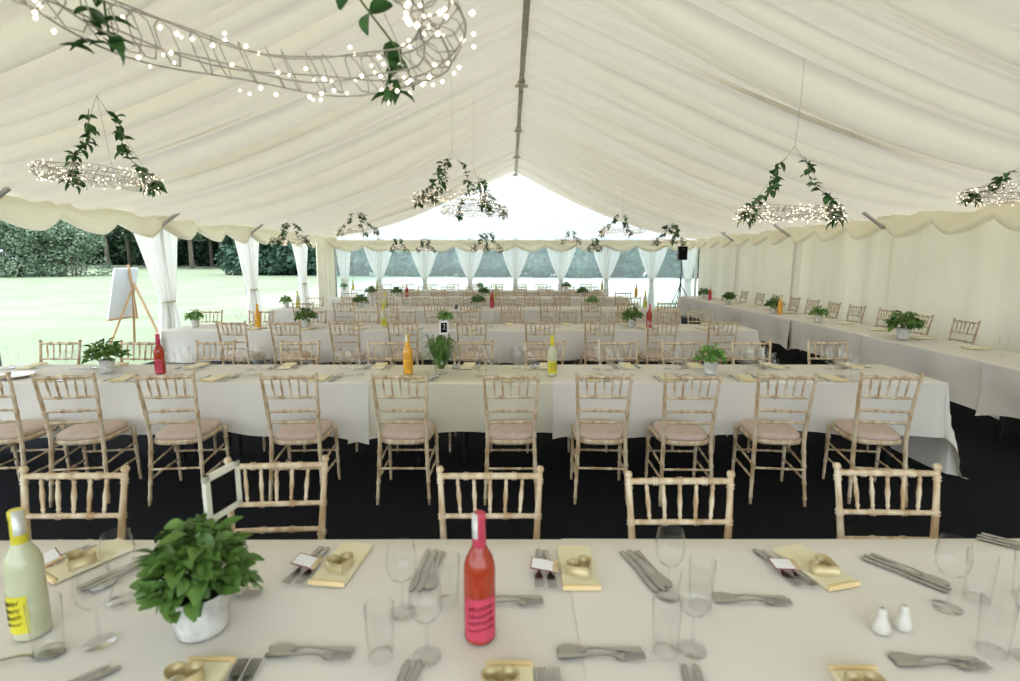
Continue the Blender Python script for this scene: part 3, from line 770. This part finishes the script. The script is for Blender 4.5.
def setting_far(px, py, rz, wh):
    """place laid on the far side (person sits beyond the table)"""
    x, y, _ = on1(px, py)
    NP.put('napkin', (x, y+.065, TZ+.001), rz, 'pale yellow folded napkin under a heart band, front table, ' + wh, 'napkin', 'napkins on the gable side of the front table')
    HE_T.put('heart_band', (x+.005, y+.025, TZ+.0135), .5+rz, 'heart shaped brass band on a yellow napkin, front table, ' + wh, 'heart band', 'heart bands on the gable side')
    place_piece(FK, 'fork', (x-.085, y+.06), PI+.05+rz, 'steel fork beneath a name tag on the front table, ' + wh, G1)
    place_piece(FK, 'fork', (x-.115, y+.065), PI-.05+rz, 'steel fork beneath a name tag on the front table, ' + wh, G1)
    TG_T.put('name_tag', (x-.100, y+.045, TZ+.022), -.15+rz, 'white name tag with dark red edge across two forks, ' + wh, 'name tag', 'name tags on the front table', tilt=(.18, .10))
for px, py, rz, wh in ((72, 573, -.5, 'behind the lemon bottle'), (336, 577, -.12, 'between basil and red bottle'), (580, 581, 0, 'by the cloth overlap'), (826, 580, .25, 'behind the shakers')): setting_far(px, py, rz, wh)
def fan(px, py, rz, wh):
    x, y, _ = on1(px, py)
    c, s = math.cos(rz), math.sin(rz)
    for k, (me, n) in enumerate(((KN, 'knife'), (KN, 'knife'), (SP, 'spoon'))):
        d = (k-1)*.024
        place_piece(me, n, (x+c*d, y+s*d), rz+PI, 'steel %s in a row of three on front table, ' % n + wh, G1)
for px, py, rz, wh in ((125, 572, -.5, 'by the basil'), (428, 570, -.08, 'by the red bottle'), (645, 570, .25, 'by the cloth overlap'), (905, 572, .62, 'behind the shakers'), (1022, 548, .8, 'farthest past the shakers')): fan(px, py, rz, wh)
def dessert(px, py, rz, wh):
    x, y, _ = on1(px, py)
    place_piece(SP, 'spoon', (x, y+.010), PI/2+rz, 'steel dessert spoon laid crosswise on the front table, ' + wh, G1)
    place_piece(FK, 'fork', (x, y-.012), -PI/2+rz, 'steel dessert fork laid crosswise on the front table, ' + wh, G1)
for px, py, rz, wh in ((225, 592, .0, 'behind the basil pot'), (505, 601, .02, 'behind the red bottle'), (750, 600, -.05, 'between overlap and shakers'), (310, 653, -.03, 'between basil and red bottle'), (600, 654, -.02, 'on the cloth overlap'), (937, 663, -.05, 'before the shakers')): dessert(px, py, rz, wh)
place_piece(SP, 'spoon', on1(15, 660), -1.3, 'steel dessert spoon beside the lemon bottle on the front table', G1)
for px, py, wh in ((183, 690, 'below the basil pot'), (500, 695, 'below the red bottle'), (866, 700, 'below the shakers')):
    x, y, _ = on1(px, py)
    NP.put('napkin', (x+.02, y-.03, TZ+.001), PI, 'pale yellow folded napkin at the edge of the front table ' + wh, 'napkin', 'napkins on the aisle side of the front table')
    HE_T.put('heart_band', (x, y-.0, TZ+.0135), 0, 'heart shaped brass band on a napkin at front table edge ' + wh, 'heart band', 'heart bands on the aisle side')
for px, py in ((228, 690), (545, 700)):
    x, y, _ = on1(px, py)
    for k in (0, 1): place_piece(FK, 'fork', (x+k*.03, y-.02), .05, 'steel fork at the aisle side of the front table', G1)
for px, py in ((45, 695), (393, 700), (695, 705)):
    x, y, _ = on1(px, py)
    for k in (0, 1): place_piece(KN, 'knife', (x+k*.026, y), -.1 if px > 100 else -.8, 'steel knife at the aisle side of the front table', G1)

# ------------------------------------------------------------------ the rows behind
def lay(row, xs, y_in, sgn, cut=True, nap=True):
    """settings: sgn +1 for guests on the near side (facing the gable), -1 beyond"""
    rn = ROWNAME[row]; sd = 'near side' if sgn > 0 else 'gable side'
    lo, hi = cl_specs[row][0][0]+.2, cl_specs[row][-1][1]-.2
    xs = [x for x in sorted(xs) if lo < x < hi]
    def free(q):
        for d in (0, .12, -.12, .22, -.22, .32, -.32):
            if all(abs(q+d-b) > w for b, w in BUSY[row]): return q+d
        return None
    ok = lambda q: free(q) is not None
    for k, x in enumerate(xs):
        x += R.uniform(-.03, .03); y = y_in+sgn*.11
        a = 0 if sgn > 0 else PI
        at = 'at %s place from the lawn, %s, %s' % (ORD[k], sd, rn)
        if nap: NP.put('napkin', (x, y, TZ+.001), a+R.uniform(-.15, .15), 'yellow napkin ' + at, 'napkin', 'napkins, %s of %s' % (sd, rn))
        if cut:
            gl_ = 'cutlery, %s of %s' % (sd, rn)
            place_piece(FK, 'fork', (x-.09*sgn, y), a+R.uniform(-.1, .1), 'steel fork ' + at, gl_)
            place_piece(KN, 'knife', (x+.09*sgn, y), a+R.uniform(-.1, .1), 'steel knife ' + at, gl_)
            place_piece(SP, 'spoon', (x+.12*sgn, y), a+R.uniform(-.1, .1), 'steel spoon ' + at, gl_)
        gx = x+.16*sgn+R.uniform(-.03, .03); gy = y_in+sgn*(.235+R.uniform(-.02, .02))
        g_ = 'glasses, %s of %s' % (sd, rn)
        if ok(gx):
            gx = free(gx)
            single('wine_glass', WG if row < 3 else WGS, (gx, gy, TZ+.001), 0, 'wine glass ' + at, 'glass', g_)
        if row < 5 and free(gx+.085) == gx+.085: single('tumbler', TG if row < 3 else TGS, (gx+.085, gy-.02*sgn, TZ+.001), 0, 'tumbler ' + at, 'glass', g_)
        if row < 2 and free(gx-.09) == gx-.09: single('wine_glass', WG, (gx-.09, gy+.02, TZ+.001), 0, 'second wine glass ' + at, 'glass', g_)
# centre-line decorations: (row, px, kind, dy)
DECO = [(1, 107, 'herb', 0), (1, 160, 'red', -.05), (1, 408, 'orange', -.06), (1, 441, 'grass', -.05), (1, 552, 'yellow', -.12), (1, 711, 'pale', -.06),
        (2, 195, 'pale', 0), (2, 258, 'orange', -.05), (2, 306, 'herb', 0), (2, 384, 'yellow', -.05), (2, 445, 'pale', 0), (2, 632, 'herb', 0), (2, 649, 'red', -.12),
        (3, 286, 'pale', 0), (3, 298, 'yellow', 0), (3, 361, 'herb', 0), (3, 385, 'yellow', 0), (3, 478, 'herb', 0), (3, 492, 'red', 0), (3, 592, 'pale', 0), (3, 645, 'yellow', 0),
        (4, 371, 'herb', .1), (4, 397, 'herb', 0), (4, 407, 'red', 0), (4, 484, 'herb', 0), (4, 496, 'yellow', 0), (4, 582, 'herb', 0), (4, 636, 'orange', 0),
        (5, 344, 'pale', 0), (5, 353, 'yellow', 0), (5, 377, 'yellow', 0), (5, 480, 'pale', 0), (5, 566, 'herb', 0), (5, 602, 'yellow', 0)]
BUSY = {k: [] for k in range(6)}
cnt = {}
for row, px, kd, dy in DECO:
    y = sum(ROWS[row])/2+dy; x = XP(px, y, TZ+.08); BUSY[row].append((x, .09 if kd in BT else .30 if kd == 'grass' else .19))
    key = (row, kd); cnt[key] = cnt.get(key, 0)+1
    tot = sum(1 for d in DECO if d[0] == row and d[1] and d[2] == kd)
    od = (', %s from the lawn' % ORD[cnt[key]-1]) if tot > 1 else ''
    if kd in BT: BT[kd].put('drink_bottle', (x, y, TZ+.001), R.uniform(-.4, .4), '%s drink bottle on the %s%s' % ({'red': 'red', 'yellow': 'yellow-labelled', 'orange': 'orange'}[kd], ROWNAME[row], od), 'bottle', 'drink bottles')
    elif kd == 'grass': GV.put('grass_vase', (x, y, TZ+.001), 0, 'glass vase of long green grass with a number card', 'vase')
    else: HM[2 if kd == 'pale' else R.randrange(2)].put('potted_herb', (x, y, TZ+.001), R.uniform(0, 6), '%s potted herb on the %s%s' % ('pale green' if kd == 'pale' else 'dark green', ROWNAME[row], od), 'potted plant', 'potted herbs')
lay(1, X1n, ROWS[1][0], 1); lay(1, X1f, ROWS[1][1], -1)
lay(2, X2n, ROWS[2][0], 1); lay(2, X2f, ROWS[2][1], -1, cut=False)
lay(3, X3n, ROWS[3][0], 1, cut=False); lay(3, X3f, ROWS[3][1], -1, cut=False, nap=False)
lay(4, X4n, ROWS[4][0], 1, cut=False, nap=False); lay(5, X5n, ROWS[5][0], 1, cut=False, nap=False)
y = sum(ROWS[1])/2-.05
SG.put('number_card', (XP(444, y, 1.0), y+.005, TZ+.03), .35, 'white card with a dark panel on a stick in the grass vase', 'sign')
y = sum(ROWS[2])/2
SG.put('number_card', (XP(454, y, 1.0)-.03, y-.03, TZ+.01), .3, 'white card with a dark panel leaning by the herb, fourth row from gable windows', 'sign', tilt=(0, .25), scale=.8)
# white platter at the lawn end of the grass-vase table and a covered glass jar
single('platter', MB().lathe([(.0001, .004), (.10, .003), (.15, .014), (.155, .017), (.15, .018), (.10, .008), (.0001, .008)], 28).mesh('platter', 'ceramic'), (XP(12, 4.18, TZ), 4.17, TZ+.001), 0, 'round white platter at the lawn end of the grass-vase table', 'platter')
def jar_t():
    t = T(); t.add('glass_body', MB().lathe([(.0001, .006), (.04, .004), (.046, .0), (.048, .02), (.048, .13), (.035, .15), (.03, .16)], 18), 'glass')
    t.add('lid', MB().lathe([(.034, .158), (.034, .172), (.006, .176), (.009, .188), (.0001, .194)], 14), 'ceramic'); return t
JT = jar_t()
y = sum(ROWS[1])/2
JT.put('lidded_jar', (XP(752, y, .85), y+.05, TZ+.001), 0, 'clear glass jar with a white lid on the grass-vase table', 'jar')
y = sum(ROWS[2])/2
JT.put('lidded_jar', (XP(493, y, .82), y, TZ+.001), 0, 'clear glass jar with white lid, fourth row from gable windows', 'jar')
# head table decorations
for k, (px, py, kd) in enumerate([(714, 299, 'herb'), (721, 300, 'red'), (743, 304, 'herb'), (787, 313, 'herb'), (797, 314, 'orange'), (837, 322, 'pale'), (928, 339, 'herb')]):
    x, y, _ = GP(px, py, TZ)
    x = min(max(x, 4.52), 4.60)
    if kd in BT: BT[kd].put('drink_bottle', (x+.02, y, TZ+.001), .3, '%s drink bottle on the head table' % kd, 'bottle', 'drink bottles')
    else: HM[2 if kd == 'pale' else k % 2].put('potted_herb', (x, y, TZ+.001), k, '%s herb in whitewashed pot on the head table, %s from the speaker' % ('small pale' if kd == 'pale' else 'bushy', ORD[[0, 0, 1, 2, 2, 3, 4][k]]), 'potted plant', 'potted herbs', scale=1.25 if px == 928 else 1)
for k in range(14):
    y = 3.3+k*.75; at = ' at a place on the head table, %s from the speaker' % ORDX[13-k]
    g_ = 'tableware on the head table'
    NP.put('napkin', (4.87, y, TZ+.001), PI/2, 'pale yellow napkin' + at, 'napkin', g_)
    place_piece(FK, 'fork', (4.88, y+.09), PI/2, 'steel fork' + at, g_)
    place_piece(KN, 'knife', (4.88, y-.09), PI/2, 'steel knife' + at, g_)
    if k != 3: single('wine_glass', WGS, (4.74, y+.30+R.uniform(-.02, .02), TZ+.001), 0, 'stemmed wine glass' + at, 'glass', g_)

# ------------------------------------------------------------------ hoops of fairy lights
def hoop_t(rad, hang, seed, nleaf, garlands, bulbs=150, knot=.6, detail=False, lsize=.055, wire_r=.0025):
    """origin at the ring centre; suspension wires rise to a knot, one wire on up to the roof at height hang"""
    t = T(); r = random.Random(seed); tr = .055
    fr = MB(); N = 40
    for k in range(5):
        w = 2*PI*k/5
        fr.tube([((rad+tr*math.cos(w+.2*math.sin(3*a)))*math.cos(a), (rad+tr*math.cos(w+.2*math.sin(3*a)))*math.sin(a), tr*math.sin(w)+.01*math.sin(5*a+k)) for a in [2*PI*q/N for q in range(N)]], wire_r, 5, closed=True)
    for q in range(44):                  # cross ties round the tube
        a = 2*PI*q/44+r.uniform(-.03, .03)
        fr.tube([((rad+tr*math.cos(w))*math.cos(a+.06*math.sin(w)), (rad+tr*math.cos(w))*math.sin(a+.06*math.sin(w)), tr*math.sin(w)) for w in [2*PI*z/7 for z in range(7)]], wire_r*.8, 4, closed=True)
    t.add('wire_hoop', fr, 'wire')
    bb = MB(); s = .0065 if detail else .0055
    for k in range(bulbs):
        a = r.uniform(0, 6.28); w = r.uniform(0, 6.28); q = tr*r.uniform(.8, 1.5)
        c = Vector(((rad+q*math.cos(w))*math.cos(a), (rad+q*math.cos(w))*math.sin(a), q*math.sin(w)-.01))
        n = len(bb.v); sz = s*r.uniform(.7, 1.15)
        bb.v += [tuple(c+Vector(d)*sz) for d in ((1, 0, 0), (-1, 0, 0), (0, 1, 0), (0, -1, 0), (0, 0, 1), (0, 0, -1))]
        for f in ((0, 2, 4), (2, 1, 4), (1, 3, 4), (3, 0, 4), (2, 0, 5), (1, 2, 5), (3, 1, 5), (0, 3, 5)): bb.f.append(tuple(n+i for i in f)); bb.sm.append(True)
    t.add('fairy_lights', bb, 'bulb', kind='stuff')
    for k in range(3):
        a = garlands[k % len(garlands)] if k < len(garlands) else garlands[0]+PI*.9
        t.add('suspension_wire', MB().tube([(rad*math.cos(a), rad*math.sin(a), .03), (0, 0, knot)], .0018, 4), 'wire')
    t.add('hanging_wire', MB().tube([(0, 0, knot-.02), (.01, 0, (knot+hang)/2), (0, 0, hang)], .0018, 4), 'wire')
    gs = MB(); L = []
    for a in garlands:
        p0 = Vector((rad*math.cos(a), rad*math.sin(a), -.05)); p1 = Vector((0, 0, knot))*.92+p0*.08
        pts = []
        for q in range(12):
            u = q/11; pts.append(p0.lerp(p1, u*.92)+Vector((.035*math.sin(u*9+a), .035*math.cos(u*8), 0)))
        gs.tube(pts, .003, 5)
        for q in range(nleaf):
            u = r.random()**1.1; p = pts[int(u*10.9)]
            m = Matrix.Translation(p) @ Matrix.Rotation(r.uniform(0, 6.28), 4, 'Z') @ Matrix.Rotation(r.uniform(-1.1, .7), 4, 'X') @ Matrix.Rotation(r.uniform(-.6, .6), 4, 'Y')
            L.append(m @ Matrix.Scale(lsize/.05*r.uniform(.65, 1.25), 4))
        for q in range(nleaf//2):        # spray where the garland meets the hoop
            m = Matrix.Translation(p0+Vector((r.uniform(-.05, .05), r.uniform(-.05, .05), r.uniform(-.03, .05)))) @ Matrix.Rotation(r.uniform(0, 6.28), 4, 'Z') @ Matrix.Rotation(r.uniform(-1.2, .4), 4, 'X')
            L.append(m @ Matrix.Scale(lsize/.05*r.uniform(.55, 1.0), 4) @ Matrix.Diagonal((.6, 1.2, 1, 1)))
    t.add('garland_stem', gs, 'stem')
    if detail:
        me = LEAF.mesh('leaf', 'leaf_dark')
        for m in L: t.add('leaf', None, None, mx=m, me=me)
    else:
        mb = MB()
        for m in L: mb.add(LEAF, m)
        t.add('leaves', mb, 'leaf_dark', kind='stuff')
    return t
def roof_z(x): return HR-(HR-HE)*abs(x-XC)/HW-.12
def hoop(px, py, zc, dia, seed, label, garl=(2.6, .5), nleaf=22, tilt=(0, 0), bulbs=150, detail=False, knot=.6, lsize=.055):
    z = EYE+(260-py)*math.cos(PITCH)*zc/F_PX
    if zc > 10: lsize, nleaf = .085, int(nleaf*1.5)
    y = (zc-(EYE-z)*math.sin(PITCH))/math.cos(PITCH); x = (px-510)*zc/F_PX
    hoop_t(dia/2-.03, max(.9*knot, roof_z(x)-z), seed, nleaf, list(garl), bulbs, min(knot, (roof_z(x)-z)*.8), detail, lsize).put('fairy_light_hoop', (x, y, z), 0, label, 'chandelier', 'hanging fairy light hoops', tilt=tilt)
hoop(243, 5, 1.22, .96, 1, 'fairy light hoop hanging above the front table, with a few broad leaves', (2.85, .85), 22, (0, .07), 170, True, .6, .066)
hoop(100, 177, 4.3, .78, 2, 'fairy light hoop with two leafy garlands nearest the open lawn side', (2.75, .25), 44, (0, .07), 150, knot=.62, lsize=.075)
hoop(453, 199, 7.0, 1.0, 3, 'leafy fairy light hoop over the aisle, before its twin by the ridge', (2.9, 4.3, .6), 38, bulbs=140, lsize=.075)
hoop(474, 211, 8.3, 1.0, 4, 'leafy fairy light hoop by the ridge, just behind its twin', (2.2, .2, 5.3), 36, bulbs=140, lsize=.075)
hoop(788, 213, 4.9, .84, 5, 'fairy light hoop with two tall garlands over the grass-vase table end', (3.3, 5.9), 50, (.06, 0), 190, knot=.58, lsize=.08)
hoop(1022, 193, 4.9, .84, 6, 'fairy light hoop above the near end of the head table', (2.9, .4, 4.6), 34, bulbs=160, knot=.25, lsize=.075)
hoop(290, 241, 11.5, .78, 7, 'small leafy hoop of lights by the lawn side curtain', (2.8, .5, 4.5), 26, bulbs=90, knot=.45)
hoop(358, 231, 13.0, .95, 8, 'leafy light hoop over the third row near the lawn side', (3.1, 1.5, .1), 26, bulbs=90)
hoop(398, 248, 16.2, .52, 9, 'small light hoop before the gable, first of a pair', (2.8, .4), 22, bulbs=60, knot=.35)
hoop(425, 249, 16.2, .55, 10, 'small light hoop before the gable, second of a pair', (2.8, .4), 22, bulbs=60, knot=.35)
hoop(487, 248, 14.5, .80, 11, 'leafy light hoop before the gable, beside the ridge post', (3.0, 4.7, .2), 26, bulbs=90, knot=.5)
hoop(571, 241, 16.2, .55, 12, 'sparse light hoop before the gable with two thin sprigs', (3.0, .2), 14, bulbs=50, knot=.38)
hoop(595, 248, 16.0, .42, 13, 'tiny leafy light hoop before the gable', (3.0, 1.3, .2), 18, bulbs=50, knot=.35)
hoop(622, 231, 12.0, 1.0, 14, 'wide light hoop with two separate garlands over the third row', (2.7, 1.0), 26, bulbs=110, knot=.45)
hoop(671, 241, 13.2, .76, 15, 'dense leafy light hoop hanging beside the black speaker', (3.0, 4.6, .3), 34, bulbs=90, knot=.5)
hoop(733, 228, 13.6, .46, 16, 'tiny sparse light hoop close to the pleated wall', (3.0, .3), 8, bulbs=40, knot=.2)

# ------------------------------------------------------------------ speaker and easel
def speaker_t():
    t = T()
    t.add('cabinet', MB().prism([(-.13, -.11), (.13, -.11), (.10, .12), (-.10, .12)], 0, .40), 'blackplastic')
    t.add('grille', MB().box((0, -.113, .2), (.235, .008, .37)), 'black')
    t.add('horn', MB().lathe([(.05, 0), (.03, .02), (.0001, .02)], 14), 'blackplastic', mx=Matrix.Translation((0, -.118, .31)) @ Matrix.Rotation(PI/2, 4, 'X'))
    return t
sx, sy = XP(682, 16.2, 1.9), 16.2
speaker_t().put('loudspeaker', (sx, sy, 1.66), .0, 'black loudspeaker on a tripod stand in the gable corner', 'speaker')
st = T(); st.add('pole', MB().tube([(0, 0, .18), (0, 0, 1.1)], .02, 8).tube([(0, 0, 1.1), (0, 0, 1.66)], .015, 8), 'blackplastic')
st.add('collar', MB().lathe([(.0001, .9), (.032, .9), (.032, .98), (.0001, .98)], 10), 'blackplastic')
st.add('clamp_collar', MB().lathe([(.021, 1.08), (.03, 1.08), (.03, 1.14), (.016, 1.14)], 10), 'blackplastic')
for k in range(3):
    a = -2.2+k*2*PI/3; c, s = math.cos(a), math.sin(a)
    st.add('leg', MB().tube([(0, 0, .93), (.55*c, .55*s, .012)], .013, 6), 'blackplastic')
    st.add('strut', MB().tube([(0, 0, .30), (.30*c, .30*s, .43)], .008, 6), 'blackplastic')
st.put('speaker_stand', (sx, sy, 0), 0, 'black tripod stand carrying the loudspeaker behind the head table', 'speaker stand')

ex, ey = XP(137, 10.6, .8), 10.5
et = T()
et.add('board', MB().box((0, .0, 0), (.62, .03, .98)), 'board', mx=Matrix.Translation((-.02, .17, 1.06)) @ Matrix.Rotation(.24, 4, 'X'))
for a, b in (((-.38, .30, 0), (.06, -.02, 1.25)), ((.34, .32, 0), (.02, -.02, 1.25)), ((.05, -.50, 0), (.04, -.02, 1.25))):
    et.add('leg', MB().bar(a, b, .04, .03), 'easelwood')
et.add('mast', MB().bar((.04, -.01, .55), (.04, .05, 1.60), .045, .03), 'easelwood')
et.add('ledge', MB().bar((-.36, .26, .56), (.36, .26, .56), .05, .03), 'easelwood')
et.put('easel', (ex, ey, -.03), math.radians(88), 'wooden easel with a white board standing on the lawn outside the tent', 'easel')
